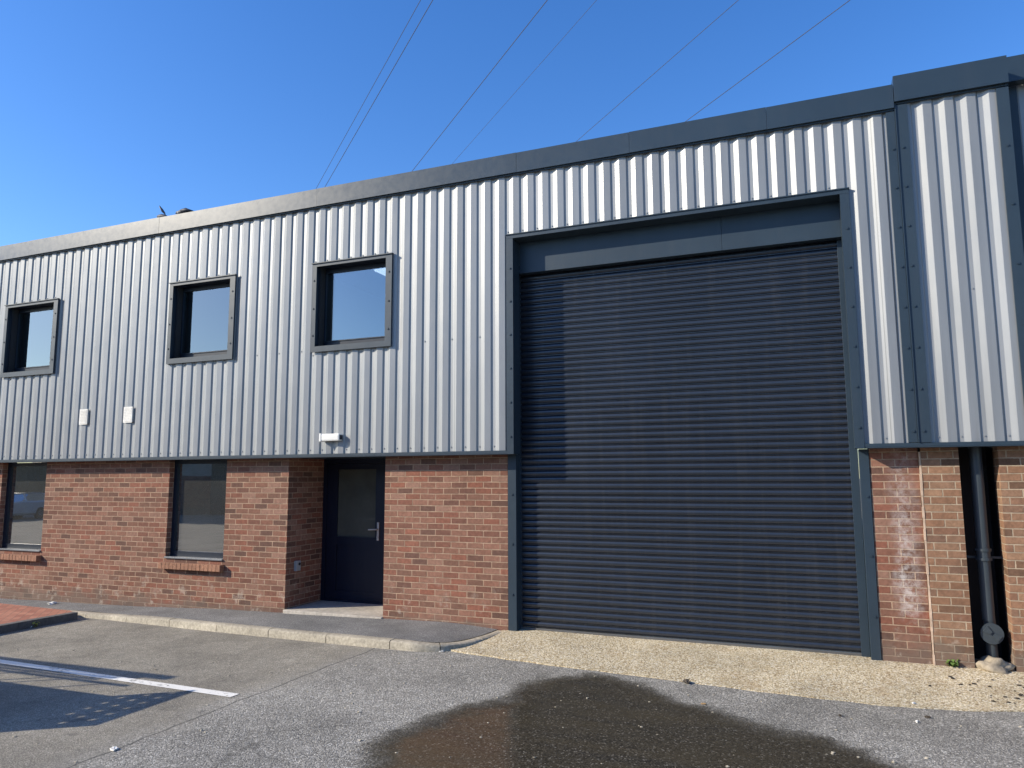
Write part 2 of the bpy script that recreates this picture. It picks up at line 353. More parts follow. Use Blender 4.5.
# kerb front line (road level), read left to right, curving in to the wall
KF = [(-18,-.30),(-16,-.34),(-13,-.40),(-11,-.44),(-9.68,-.50),(-8.92,-.58),(-7.90,-.69),(-6.79,-.80),(-5.82,-.88),(-4.91,-.95),(-4.44,-.975),(-4.20,-.965),(-4.0,-.90),(-3.85,-.79),(-3.74,-.60),(-3.67,-.36),(-3.62,-.08),(-3.60,.17)]
def catmull(P, n=6):
    out=[]
    for i in range(len(P)-1):
        p0=Vector(P[max(i-1,0)]);p1=Vector(P[i]);p2=Vector(P[i+1]);p3=Vector(P[min(i+2,len(P)-1)])
        for k in range(n):
            t=k/n; out.append(.5*((2*p1)+(-p0+p2)*t+(2*p0-5*p1+4*p2-p3)*t*t+(-p0+3*p1-3*p2+p3)*t**3))
    out.append(Vector(P[-1])); return out
kf = catmull([Vector((a,b)) for a,b in KF],8)
# resample by length
def resample(P, st):
    out=[P[0]]; acc=0
    for a,b in zip(P,P[1:]):
        L=(b-a).length
        while acc+L >= st:
            t=(st-acc)/L; a=a+(b-a)*t; out.append(a); L=(b-a).length; acc=0
        acc+=L
    return out+[P[-1]]
kf = resample(kf,.05)
def nrm(P,i):
    d=(P[min(i+1,len(P)-1)]-P[max(i-1,0)]).normalized(); return Vector((-d.y,d.x))
KB = []
for i,p in enumerate(kf): KB.append(p+nrm(kf,i)*.125)
mb = MB(); stone = 18; i0 = 0; rnd = random.Random(3)
while i0 < len(kf)-1:
    # short radius stones round the bend
    n_ = stone if kf[i0].x < -5 else 12
    i1 = min(i0+n_, len(kf)-1); dz = rnd.uniform(-.004,.004); prev=None
    for i in range(i0,i1+1):
        p=kf[i]; n=nrm(kf,i); d=Vector((n.y,-n.x)); sh = .005 if i==i0 else (-.005 if i==i1 else 0)
        p=p+d*sh; zt=zp(p.x)+dz+.004; zb=zr(p.x)-.12; wob=noise.noise(Vector((p.x*4,p.y*4,1)))*.004
        prof=[(0+wob,zb),(0+wob,zt-.022),(.006,zt-.008),(.022,zt),(.110,zt+.002),(.125,zt-.004),(.125,zb)]
        ring=[mb.bm.verts.new((p.x+n.x*a,p.y+n.y*a,z)) for a,z in prof]
        if prev:
            for k in range(len(ring)-1): mb.bm.faces.new((prev[k],ring[k],ring[k+1],prev[k+1]))
        else: mb.bm.faces.new(ring)
        prev=ring
    mb.bm.faces.new(prev[::-1]); i0=i1
tag(mb.build('kerb',M['kerb'],auto=35),kind='structure')
# pavement
mb = MB(); prev=None
for i in range(0,len(KB),2):
    p=KB[i]; x=min(p.x,-3.58)
    ring=[]
    for k in range(9):
        t=k/8; y=p.y+(.62-p.y)*t if x<-3.6 else p.y; 
        yy=min(p.y+(.28-p.y)*t,.28); ring.append(mb.bm.verts.new((x+(.0)*t,yy,zp(x)+.002+.006*noise.noise(Vector((x*1.5,yy*1.5,3))))))
    if prev:
        for k in range(8): mb.bm.faces.new((prev[k],ring[k],ring[k+1],prev[k+1]))
    prev=ring
tag(mb.build('pavement',M['pave'],smooth=True),kind='structure')
# apron
FR = [(-3.95,-.80),(-3.3,-.90),(-2.74,-.985),(-1.69,-1.075),(-.59,-1.19),(.36,-1.24),(.95,-1.17),(1.42,-1.01),(2.2,-.82),(3.2,-.7),(5,-.7)]
def lerp_poly(P,x):
    for a,b in zip(P,P[1:]):
        if x<=b[0]: t=(x-a[0])/(b[0]-a[0]); return a[1]+(b[1]-a[1])*t
    return P[-1][1]
mb = MB(); prev=None; x=-3.95; NX=[]
while x < 5: NX.append(x); x+=.06
for x in NX:
    yf=lerp_poly(FR,x)+.02*noise.noise(Vector((x*4,0,0))); yb=.6
    ring=[]
    # left of the shutter the slab is bounded by the kerb's curve
    if x < -3.60:
        ks=[p.y for p in kf if p.x>-5 and abs(p.x-x)<.08]; yb=(max(ks)+.02 if ks else -.78)
        yb=max(yb,yf+.01)
    for k in range(11):
        t=k/10; y=yf+(yb-yf)*t; u=max(0,min(1,(y+1.1)/1.3)); z=-.124+.05*u
        ring.append(mb.bm.verts.new((x,y,z+.004*noise.noise(Vector((x*2,y*2,8))))))
    lo=mb.bm.verts.new((x,yf,-.2)); ring=[lo]+ring
    if prev:
        for k in range(len(ring)-1): mb.bm.faces.new((prev[k],ring[k],ring[k+1],prev[k+1]))
    prev=ring
tag(mb.build('concrete_apron',M['apron'],auto=40),kind='structure')
# raised red block island
zi = zr(-10)+.10
mb = MB(); poly=[(-10.05,-1.78),(-10.0,-.62),(-10.15,-.555),(-11.8,-.50),(-14,-.46),(-15,-.5),(-15,-1.85),(-14,-1.9),(-10.5,-1.95),(-10.1,-1.9)]
mb.prism([(x,y) for x,y in poly],zr(-12)-.2,zi)
tag(mb.build('paved_island',M['block']),kind='structure')
mb = MB()
for (a,b) in (((-10.05,-1.9),(-10.05,-1.45)),((-10.05,-1.44),(-10.0,-.62))):
    a=Vector(a);b=Vector(b);d=(b-a).normalized();n=Vector((d.y,-d.x))
    mb.prism([tuple(a),tuple(a+n*.11),tuple(b+n*.11),tuple(b)],zr(-10)-.15,zi+.003)
tag(mb.build('island_kerb',m_stone('shade_toned_edging',(.10,.095,.09),sc=25)),kind='structure')  # shade on the side turned from the sun is put into the edging colour
# painted bay line
mb = MB(); A=Vector((-8.35,-2.745)); B=Vector((-4.86,-2.985)); A=A+(A-B)*.5; n=Vector((B.y-A.y,-(B.x-A.x))).normalized()*.055
for sgn in (0,):
    N=40; pr=None
    for k in range(N+1):
        p=A+(B-A)*k/N; a=p-n;b=p+n; r=[mb.bm.verts.new((a.x,a.y,zr(a.x)+.005)),mb.bm.verts.new((b.x,b.y,zr(b.x)+.005))]
        if pr: mb.bm.faces.new((pr[0],r[0],r[1],pr[1]))
        pr=r
tag(mb.build('bay_line',M['line']),kind='structure')
# pale chalky scuff
# wet patch
WP = [(-3.02,-3.85),(-3.12,-3.35),(-3.02,-2.85),(-2.78,-2.38),(-2.62,-1.95),(-2.52,-1.38),(-2.22,-1.13),(-1.85,-1.17),(-1.55,-1.36),(-1.12,-1.75),(-.53,-2.05),(.03,-2.30),(.55,-2.66),(.9,-3.2),(.6,-4.2),(-.6,-5.0),(-2.2,-4.9),(-2.85,-4.4)]
def sdist(p):
    ins=False; d=9; n=len(WP)
    for i in range(n):
        a=Vector(WP[i]);b=Vector(WP[(i+1)%n]); ab=b-a; t=max(0,min(1,(p-a).dot(ab)/ab.length_squared)); d=min(d,(p-a-ab*t).length)
        if (a.y>p.y)!=(b.y>p.y) and p.x < (b.x-a.x)*(p.y-a.y)/(b.y-a.y)+a.x: ins=not ins
    return d if ins else -d
mb = MB(); lay = None; st=.07; vals=[]; grid={}
for i in range(70):
    for j in range(66):
        p=Vector((-3.7+i*st,-5.3+j*st)); 
        if p.y > -1.1 and p.y > lerp_poly(FR,p.x)-.02: continue
        d=sdist(p)
        if d>-.30: grid[i,j]=(mb.bm.verts.new((p.x,p.y,zr(p.x)+.004)),d); vals.append(d)
for (i,j) in list(grid):
    if all(k in grid for k in ((i+1,j),(i+1,j+1),(i,j+1))): mb.bm.faces.new([grid[k][0] for k in ((i,j),(i+1,j),(i+1,j+1),(i,j+1))])
o = mb.build('puddle',M['wet'],smooth=True); at=o.data.attributes.new('depth','FLOAT','POINT')
for k,v in enumerate(vals): at.data[k].value=v
tag(o,kind='structure')

# ------------------------------------------------------------------ wall builders
def wall(mb, x0,x1,z0,z1,y0,y1,ops):
    xs=sorted({x0,x1,*[v for o in ops for v in o[:2]]}); zs=sorted({z0,z1,*[v for o in ops for v in o[2:]]})
    xs=[v for v in xs if x0<=v<=x1]; zs=[v for v in zs if z0<=v<=z1]
    def solid(i,j):
        if i<0 or j<0 or i>=len(xs)-1 or j>=len(zs)-1: return False
        cx=(xs[i]+xs[i+1])/2; cz=(zs[j]+zs[j+1])/2
        return not any(a<cx<b and c<cz<d for a,b,c,d in ops)
    V={}
    def v(x,y,z):
        k=(x,y,z)
        if k not in V: V[k]=mb.bm.verts.new(k)
        return V[k]
    for i in range(len(xs)-1):
        for j in range(len(zs)-1):
            if not solid(i,j): continue
            a,b,c,d=xs[i],xs[i+1],zs[j],zs[j+1]
            mb.bm.faces.new((v(a,y0,c),v(b,y0,c),v(b,y0,d),v(a,y0,d))); mb.bm.faces.new((v(a,y1,d),v(b,y1,d),v(b,y1,c),v(a,y1,c)))
            if not solid(i-1,j): mb.bm.faces.new((v(a,y0,c),v(a,y0,d),v(a,y1,d),v(a,y1,c)))
            if not solid(i+1,j): mb.bm.faces.new((v(b,y0,c),v(b,y1,c),v(b,y1,d),v(b,y0,d)))
            if not solid(i,j-1): mb.bm.faces.new((v(a,y0,c),v(a,y1,c),v(b,y1,c),v(b,y0,c)))
            if not solid(i,j+1): mb.bm.faces.new((v(a,y0,d),v(b,y0,d),v(b,y1,d),v(a,y1,d)))
PIT=.1965; PH=.484   # left-facing facet centres at PH + k*PIT
CD=.026; WF=.055; WG=.044; WR=.015; WC=PIT-WF-WG-WR
def clad_profile(x0,x1,ph=PH):
    """rolled sheet: gently raked trough, broad left-facing web, broad crown, steep narrow right-facing web"""
    pts=[]; k=math.floor((x0-ph)/PIT)-1
    while ph+k*PIT < x1+PIT:
        c=ph+k*PIT; b=.002; a=c-WF/2; e=c+WF/2; f=e+WC; g=f+WR
        pts += [(a-b,CD-.003),(a+b,CD-.004),(e-b,.0012),(e+b,0),(f-b,.0092),(f+b,.0115),(g-b,CD-.002),(g+b,CD)]
        k+=1
    def at(x):
        for a,b in zip(pts,pts[1:]):
            if a[0]<=x<=b[0]: return a[1]+(b[1]-a[1])*(x-a[0])/(b[0]-a[0])
        return 0
    return [(x0,at(x0))]+[p for p in pts if x0<p[0]<x1]+[(x1,at(x1))]
def cladding(mb,x0,x1,z0,z1,ph=PH):
    pr=clad_profile(x0,x1,ph); n=max(1,int((z1-z0)/1.2)); zs=[z0+(z1-z0)*k/n for k in range(n+1)]
    g=[[mb.bm.verts.new((x,y,z)) for z in zs] for x,y in pr]
    for a,b in zip(g,g[1:]):
        for k in range(n): mb.bm.faces.new((a[k],b[k],b[k+1],a[k+1]))
def grooves(x0,x1,ph=PH):
    out=[]; k=math.ceil((x0-ph)/PIT)
    while ph+k*PIT<x1: out.append(ph+k*PIT-WF/2-WG/2); k+=1
    return [g for g in out if x0<g<x1]

ZB=2.085; ZS=2.04; ZT=5.62
XL=-22.0; XJ=.915       # left end and movement joint
WINS=[(-12.91,-11.60),(-9.115,-7.83),(-6.445,-5.155)]; WZ=(3.487,4.752)
SHX=(-3.505,.430); SHZ=4.785
U = thing('industrial_unit',(-6,.2,-.1),'long industrial unit of red brick below silver ribbed cladding, with dark roller shutter','building')

# cladding with gaps behind the window surrounds and above the shutter
mb = MB(); edges=[XL]; 
for a,b in WINS: edges+=[a+.03,b-.03]
edges+=[SHX[0]+.03,SHX[1]-.03,XJ-.02]
for i,(a,b) in enumerate(zip(edges,edges[1:])):
    if i in (1,3,5): cladding(mb,a,b,ZB-.02,WZ[0]+.03); cladding(mb,a,b,WZ[1]-.02,ZT)
    elif i==7: cladding(mb,a,b,SHZ-.02,ZT)
    else: cladding(mb,a,b,ZB-.02,ZT)
sp=[]
for g in grooves(XL+8,SHX[0]-.05): sp.append((g,CD,ZB+.055))
for g in grooves(XJ-.5,XJ-.06): sp.append((g,CD,ZB+.055))
for g in grooves(SHX[0],SHX[1]): sp.append((g,CD,SHZ+.05))
for a,b in WINS:
    for g in grooves(a,b): sp.append((g,CD,WZ[1]+.04)); sp.append((g,CD,WZ[0]-.035))
for g in grooves(-9.1,-3.6)[::2]:
    if not any(a-.1<g<b+.1 for a,b in WINS): sp.append((g,CD,3.52))
mb.screws(sp,.009)
cl=mb.build('cladding',M['clad'],U)
# inner lining wall behind the sheets
mb=MB(); ops=[(a+.09,b-.09,WZ[0]+.07,WZ[1]-.045) for a,b in WINS]+[(-3.46,.385,-1,4.74)]
wall(mb,XL,XJ,ZS+.02,ZT,.045,.30,ops); mb.build('lining_wall',M['darkwall'],U)
# brick
mb=MB(); bo=[(-13.0,-11.90,.575,3),(-9.17,-8.055,.575,3),(-6.93,-5.35,-1,3)]
wall(mb,XL,-3.585,-.6,ZS+.03,.2,.44,bo); mb.box(-7.15,-6.93,.4405,1.25,-.6,ZS+.03); mb.box(-5.35,-5.13,.4405,1.25,-.6,ZS+.03)
mb.build('brick_wall',M['brick'],U)
mb=MB(); mb.box(.478,.925,.2,.44,-.6,ZS+.03); mb.build('brick_pier',M['brick2'],U)
# step and soffit in the porch
mb=MB(); mb.box(-6.928,-5.352,.165,1.1,-.3,-.035,.008); mb.build('door_step',M['slab'],U)
# base flashing (drip trim)
mb=MB(); mb.box(XL,SHX[0]-.002,-.012,.205,ZS,ZS+.012); mb.box(XL,SHX[0]-.002,-.014,-.002,ZS+.012,ZB)
mb.box(SHX[1]+.004,XJ+.0,-.012,.205,ZS,ZS+.012); mb.box(SHX[1]+.004,XJ+.0,-.014,-.002,ZS+.012,ZB)
mb.box(-7.15,-5.13,.206,1.25,ZS,ZS+.03)
mb.build('base_flashing',M['anth'],U)
# coping: fascia with turned-in underside and top
def coping(mb,x0,x1,z0,z1,y=-.045,back=.55):
    mb.box(x0,x1,y,y+.012,z0,z1); mb.box(x0,x1,y+.012,-.03,z0,z0+.012); mb.box(x0,x1,y+.012,back,z1-.012,z1)
mb=MB(); x=XL; k=0; js=[-18.4,-15.4,-12.4,-9.4,-6.4,-3.35,-1.9,-.35,XJ-.003]
a=XL
for b in js: coping(mb,a,b-.003,5.579+.001*(k%2),5.836+.002*(k%2),-.045-.0015*(k%2)); a=b; k+=1
mb.build('coping',M['cop'],U)
mb=MB(); mb.box(XL,XJ,-.02,-.003,5.560,5.578); mb.build('eaves_trim',M['anth'],U)
mb=MB(); mb.box(XL,XJ,.56,22,5.35,5.50); mb.box(XL,XJ,.31,.555,5.30,5.60)
mb.build('roof',M['roofm'],U)
# joint cover flashing, left half
mb=MB(); mb.box(XJ-.085,XJ-.003,-.016,.04,ZS+.05,5.55); mb.screws([(XJ-.035,-.016,2.2+.42*i) for i in range(8)],.012); mb.build('corner_flashing',M['anth'],U)

# upper windows
for wi,(a,b) in enumerate(WINS):
    fa,fb,fc,fd=a+.072,b-.095,WZ[0]+.075,WZ[1]-.05
    mb=MB(); y0,y1=.150,.21; t=.022
    mb.box(fa,fb,y0,y1,fd-.05,fd-.001); mb.box(fa,fb,y0,y1,fc+.001,fc+.09); mb.box(fa,fa+t,y0,y1,fc+.09,fd-.05); mb.box(fb-t,fb,y0,y1,fc+.09,fd-.05)
    # opening sash bead
    s=.014; mb.box(fa+t,fb-t,y0-.01,y0+.02,fd-.05-s,fd-.05); mb.box(fa+t,fb-t,y0-.01,y0+.02,fc+.09,fc+.09+s)
    mb.box(fa+t,fa+t+s,y0-.01,y0+.02,fc+.09+s,fd-.05-s); mb.box(fb-t-s,fb-t,y0-.01,y0+.02,fc+.09+s,fd-.05-s)
    w=mb.build('window',M['frame'],U); 
    mb=MB(); mb.box(fa+t,fb-t,.163,.175,fc+.085,fd-.045); mb.build('pane',M['glass'],w)
    mb=MB() # metal surround in front and lining
    mb.box(a,b,-.034,-.004,WZ[1]-.055,WZ[1]-.012); mb.box(a-.01,b+.01,-.05,-.004,WZ[1]-.012,WZ[1])
    mb.box(a,b-.0,-.034,-.004,WZ[0],WZ[0]+.078); mb.box(a,a+.07,-.034,-.004,WZ[0]+.078,WZ[1]-.055); mb.box(b-.095,b,-.034,-.004,WZ[0]+.078,WZ[1]-.055)
    mb.screws([(a+.03,-.034,z) for z in (3.72,4.1,4.5)]+[(b-.045,-.034,z) for z in (3.72,4.1,4.5)],.011)
    mb.build('surround',M['anth'],w)
    mb=MB(); y0,y1=-.003,.22
    mb.box(fa-.012,fa-.002,y0,y1,fc-.01,fd+.01); mb.box(fb+.002,fb+.012,y0,y1,fc-.01,fd+.01); mb.box(fa-.001,fb+.001,y0,y1,fd+.001,fd+.011)
    mb.faces([(fa-.001,y0,fc-.012),(fb+.001,y0,fc-.012),(fb+.001,y1,fc),(fa-.001,y1,fc),(fa-.001,y0,fc-.02),(fb+.001,y0,fc-.02),(fb+.001,y1,fc-.02),(fa-.001,y1,fc-.02)],[(0,1,2,3),(4,7,6,5),(0,4,5,1),(2,6,7,3),(1,5,6,2),(0,3,7,4)])
    mb.build('lining',M['frame'],w)
SILLM=m_stone('sill_brick',(.27,.13,.075),sc=30,var=.35)
# ground floor windows
for a,b in ((-13.0,-11.90),(-9.17,-8.055)):
    mb=MB(); y0,y1=.29,.36; t=.06; c,d=.60,ZS-.002
    mb.box(a,b,y0,y1,d-t,d); mb.box(a,b,y0,y1,c,c+.075); mb.box(a,a+t,y0,y1,c+.075,d-t); mb.box(b-t,b,y0,y1,c+.075,d-t)
    w=mb.build('window',M['frame'],U)
    mb=MB(); mb.box(a+t,b-t,.318,.33,c+.07,d-t+.002); mb.build('pane',M['glass2'],w)
    mb=MB(); mb.box(a-.0,b+.0,.175,.30,.577,.60,.003); mb.build('metal_sill',m_paint('sill_metal',(.16,.17,.18),.4,.2),w)
    mb=MB(); x=a-.045; 
    while x < b+.02:
        x2=min(x+.070,b+.03); mb.box(x,x2-.001,.11+random.uniform(-.003,.003),.2,.43,.522,.004); x+=.075
    mb.box(a-.04,b+.015,.117,.199,.435,.515)
    mb.build('brick_sill',SILLM,w)
# door set back in its porch
mb=MB(); a,b,c,d=-6.928,-5.80,-.035,ZS-.004; t=.065
mb.box(a,a+t,1.0,1.08,c,d); mb.box(b-t,b,1.0,1.08,c,d); mb.box(a+t,b-t,1.0,1.08,d-t,d); mb.box(a+t,b-t,1.0,1.08,c,c+.03)
mb.build('door_frame',M['door'],U)
mb=MB(); a2,b2,c2,d2=a+t+.004,b-t-.004,c+.034,d-t-.004; y0,y1=1.01,1.06; gx0,gx1,gz0,gz1=-6.675,-6.01,.90,1.885
mb.box(a2,gx0,y0,y1,c2,d2); mb.box(gx1,b2,y0,y1,c2,d2); mb.box(gx0,gx1,y0,y1,gz1,d2); mb.box(gx0,gx1,y0,y1,.78,gz0); mb.box(gx0,gx1,y0,y1,c2,.12); mb.box(gx0,gx1,y0+.018,y1-.01,.12,.78)
mb.box(gx0-.012,gx1+.012,y0-.006,y0,gz1,gz1+.014); mb.box(gx0-.012,gx1+.012,y0-.006,y0,gz0-.014,gz0)
D_=mb.build('door',M['door'],U)
mb=MB(); mb.box(gx0,gx1,1.03,1.04,gz0,gz1); mb.build('door_pane',m_glass('door_glass',(.3,.3,.28),.03,film=.75,fcol=(.10,.10,.082)),D_)
mb=MB(); mb.box(-5.975,-5.940,.998,1.009,.86,1.12,.004); mb.tube([(-5.958,1.0,1.02),(-5.958,.955,1.02),(-5.97,.945,1.02),(-6.085,.945,1.015)],[.01,.01,.01,.009],10); mb.tube([(-5.958,1.0,.91),(-5.958,.985,.91)],.012,10)
mb.build('handle',M['lip'],D_,auto=40)
mb=MB(); mb.box(-5.80,-5.13,1.0,1.1,-.2,ZS+.0); mb.build('side_panel',M['door'],U)
# shutter opening
mb=MB(); mb.box(SHX[0],SHX[1],-.018,.0,SHZ-.05,SHZ-.004); mb.box(SHX[0]-.008,SHX[1]+.008,-.03,.03,SHZ-.004,SHZ+.008); mb.box(SHX[0]+.08,SHX[1]-.08,.0,.2,SHZ-.05,SHZ-.04)
mb.box(SHX[0],SHX[0]+.09,-.018,-.001,ZS,SHZ-.052); mb.box(SHX[1]-.088,SHX[1],-.018,-.001,ZS,SHZ-.052)
mb.box(SHX[0]+.078,SHX[0]+.089,0,.2,ZS+.0,SHZ-.052); mb.box(SHX[1]-.087,SHX[1]-.076,0,.2,ZS+.0,SHZ-.052)
mb.box(SHX[0],SHX[0]+.088,.0,.2,ZS,ZS+.01);mb.box(SHX[1]-.086,SHX[1],.0,.2,ZS,ZS+.01)
mb.screws([(SHX[0]+.052,-.018,2.25+.42*i) for i in range(6)]+[(SHX[1]-.035,-.018,2.25+.42*i) for i in range(6)],.012)
mb.build('shutter_surround',M['anth'],U)
for a,b,c in ((-3.578,-3.468,-3.52),(.382,.474,.44)):
    mb=MB(); mb.box(a,b,.188,.325,-.2,ZS-.002,.003); mb.screws([(c,.188,z) for z in (.35,.95,1.55)],.012); mb.build('jamb_post',M['anth'],U)
for a,b in ((SHX[0]+.09,-.912),(-.909,SHX[1]-.088)):
    mb=MB(); mb.box(a,b,.205,.30,4.335,SHZ-.045); mb.build('shutter_header',M['anth'],U)
# curtain: curved interlocking slats
mb=MB(); z=-.045; P=.0755; xa,xb=-3.47,.335; rows=[]
while z < 4.42:
    for t in (0,.10,.135,.17,.24,.40,.60,.76,.85,.90,.96):
        if t<=.12: y=.0
        elif t<=.9: y=-.019*max(0,math.sin(math.pi*(t-.12)/.78))**.42
        else: y=.009
        rows.append((.345+y, z+P*t))
    z+=P
cols=[xa+(xb-xa)*k/6 for k in range(7)]
g=[[mb.bm.verts.new((x,y,zz)) for x in cols] for y,zz in rows]
for r0,r1 in zip(g,g[1:]):
    for k in range(6): mb.bm.faces.new((r0[k],r0[k+1],r1[k+1],r1[k]))
S_=mb.build('roller_shutter',M['shut'],U,auto=50)
mb=MB(); mb.box(xa,xb,.315,.36,-.105,-.05,.004); mb.box(xa,xb,.29,.315,-.10,-.085,.002); mb.build('bottom_rail',m_paint('rail_metal',(.10,.10,.10),.45,.2),S_)
mb=MB(); mb.box(.298,.379,.30,.37,-.10,4.34,.002); mb.build('guide_rail',M['anth'],S_)
mb=MB(); mb.box(-3.50,-3.455,.326,.37,-.10,4.34,.002); mb.build('guide_rail',M['anth'],S_)
# interior behind the glass
mb=MB(); mb.box(XL,-3.75,7,7.1,-.3,5.3); mb.box(-3.75,-3.65,.45,7.1,-.3,5.3); mb.box(-10.5,-10.4,.5,7,-.3,5.3); mb.box(-7.3,-7.2,1.3,7,-.3,5.3); mb.build('inner_wall',M['room'],U)
mb=MB(); mb.box(XL,-3.75,.45,7,-.14,-.10); mb.box(XL,-3.75,.45,7,2.5,2.75); mb.build('inner_floor',M['carpet'],U)
mb=MB(); mb.box(XL,-3.75,.31,7,5.0,5.05); mb.build('ceiling',m_paint('ceiling_tiles',(.6,.6,.58),.8,0,.05),U)
for x,y in ((-6.0,1.6),(-8.9,2.4),(-12.4,2.6)):
    mb=MB(); mb.box(x-.3,x+.3,y-.3,y+.3,4.975,4.998); mb.build('ceiling_light',M['panel'],U)

# ------------------------------------------------------------------ neighbouring unit beyond the movement joint
N_ = thing('adjoining_unit',(2,.2,-.1),'adjoining unit right of the movement joint, with higher coping, ribbed cladding and orange-brown brick','building')
XE=1.93
mb=MB(); cladding(mb,XJ+.02,XE-.02,ZB-.02,5.70,1.540); gs=grooves(XJ+.1,XE-.08,1.540)
mb.screws([(g,CD,ZB+.055) for g in gs]+[(gs[2],CD,3.6)],.0075); mb.build('cladding',M['clad'],N_)
mb=MB(); mb.box(XJ,XE,.045,.3,ZS+.02,5.70); mb.box(XE-.03,XE-.002,.0,.44,ZS+.02,5.7); mb.build('lining_wall',M['darkwall'],N_)
mb=MB(); mb.box(.948,1.28,.178,.44,-.6,ZS+.03); mb.box(1.617,4.2,.178,.44,-.6,ZS+.03); mb.build('brick_wall',M['brick3'],N_)
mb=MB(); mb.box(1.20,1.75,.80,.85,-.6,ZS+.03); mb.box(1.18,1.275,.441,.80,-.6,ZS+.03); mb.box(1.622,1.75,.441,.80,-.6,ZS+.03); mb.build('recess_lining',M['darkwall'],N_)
mb=MB()
zz=-.2
while zz<2.0: q=random.uniform(0,.005); mb.box(.9255+q,.9475-random.uniform(0,.005),.172+q,.3,zz,zz+.11); zz+=.11
mb.build('movement_joint',M['mastic'],N_)
mb=MB(); mb.box(XJ+.001,4.2,-.012,.205,ZS,ZS+.012); mb.box(XJ+.001,4.2,-.014,-.002,ZS+.012,ZB); mb.build('base_flashing',M['anth'],N_)
mb=MB(); mb.box(XJ+.001,XJ+.115,-.022,.04,ZS+.047,5.61); mb.box(XJ-.001,XJ+.008,-.034,-.022,ZS+.047,5.61)
mb.box(XE-.105,XE,-.02,.0,ZS+.047,5.61); mb.box(XE-.011,XE,.0,.45,ZS+.047,5.61)
mb.screws([(XJ+.055,-.022,2.2+.42*i) for i in range(8)]+[(XE-.05,-.02,2.6+.6*i) for i in range(5)],.012); mb.build('corner_flashing',M['anth'],N_)
mb=MB(); coping(mb,XJ,XE,5.640,5.920,-.055,.6); mb.box(XE-.012,XE-.0,-.043,.45,5.652,5.908); mb.box(XJ,XJ+.01,-.043,.45,5.652,5.908); mb.build('coping',M['cop'],N_)
mb=MB(); mb.box(XJ,XE,-.02,-.003,5.620,5.639); mb.build('eaves_trim',M['anth'],N_)
mb=MB(); mb.box(XJ,XE,.61,22,5.4,5.55); mb.build('roof',M['roofm'],N_)
E_ = thing('set_back_unit',(4,.6,-.1),'shaded unit set back at the right edge, beyond the adjoining unit','building')
mb=MB(); 
pr=[(x,y+.40) for x,y in clad_profile(XE+.01,10,1.1)]
gg=[[mb.bm.verts.new((x,y,z)) for z in (ZB,5.82)] for x,y in pr]
for a,b in zip(gg,gg[1:]): mb.bm.faces.new((a[0],b[0],b[1],a[1]))
mb.build('cladding',M['clad'],E_)
mb=MB(); mb.box(XE+.005,XE+.16,.375,.40,ZB,5.775); mb.build('corner_flashing',M['anth'],E_)
mb=MB(); mb.box(XE+.002,10,.25,.262,5.78,6.05); mb.box(XE+.002,10,.262,.9,6.038,6.05); mb.box(XE+.002,10,.262,.37,5.78,5.79); mb.build('coping',M['cop'],E_)
mb=MB(); mb.box(4.201,10,.2,.44,-.6,ZS+.03); mb.build('brick_wall',M['brick3'],E_)
mb=MB(); mb.box(XE+.002,10,.45,22,2.0,5.9); mb.box(4.201,10,-.012,.45,ZS+.031,ZB); mb.build('wall_core',M['darkwall'],E_)

# ------------------------------------------------------------------ fittings on the facade
dp = thing('downpipe',(1.455,.30,-.1),'black round downpipe with an access cover, standing in the dark brick recess','downpipe')
mb=MB(); mb.tube([(1.45,.33,2.2),(1.45,.33,.36)],.057,20); mb.tube([(1.455,.33,.36),(1.458,.33,.30),(1.458,.33,-.06)],[.055,.050,.050],20); mb.build('pipe',M['pipe'],dp,auto=40)
mb=MB()
for z in (.93,1.02): mb.tube([(1.45,.33,z),(1.45,.33,z+.026)],.072,20)
mb.tube([(1.45,.33,.95),(1.45,.33,1.02)],.061,20); mb.box(1.28,1.62,.385,.40,.945,.965); mb.build('collar',M['pipe'],dp,auto=40)
mb=MB(); c=Vector((1.455,.245,.245)); mb.tube([(c.x,.33,c.z),(c.x,.255,c.z)],.07,24); mb.tube([(c.x,.262,c.z),(c.x,.240,c.z)],.098,28)
ca=[math.radians(a) for a in (35,215)]
for a in (R(-38),):
    for s in (-1,1):
        d=Vector((math.cos(a),math.sin(a)))*s; n=Vector((-d.y,d.x))
        q=[c.xz+d*.012-n*.016, c.xz+d*.075-n*.034, c.xz+d*.075+n*.034, c.xz+d*.012+n*.016]
        mb.faces([(p.x,.226,p.y) for p in q]+[(p.x,.241,p.y) for p in q],[(0,1,2,3),(7,6,5,4),(0,4,5,1),(1,5,6,2),(2,6,7,3),(3,7,4,0)])
mb.build('access_cover',M['pipe'],dp,auto=40)
mb=MB(); mb.ball((1.437,.20,-.055),(.135,.12,.088),3,.55,2); tag(mb.build('cement_lump',M['rock'],org=(1.437,.20,-.1),smooth=True),'rough tan lump of cement at the foot of the downpipe','stone')
fl = thing('bulkhead_light',(-6.07,0,2.3),'small white box light fixed to the cladding above the porch','wall light')
mb=MB(); mb.box(-6.20,-5.90,-.085,-.001,2.252,2.350,.02); mb.build('body',M['white'],fl)
mb=MB(); mb.box(-6.215,-6.185,-.09,-.006,2.247,2.355,.006); mb.build('end_cap',M['white'],fl)
mb=MB(); mb.box(-5.9,-5.89,-.07,-.02,2.27,2.33,.003); mb.build('sensor',M['frame'],fl)
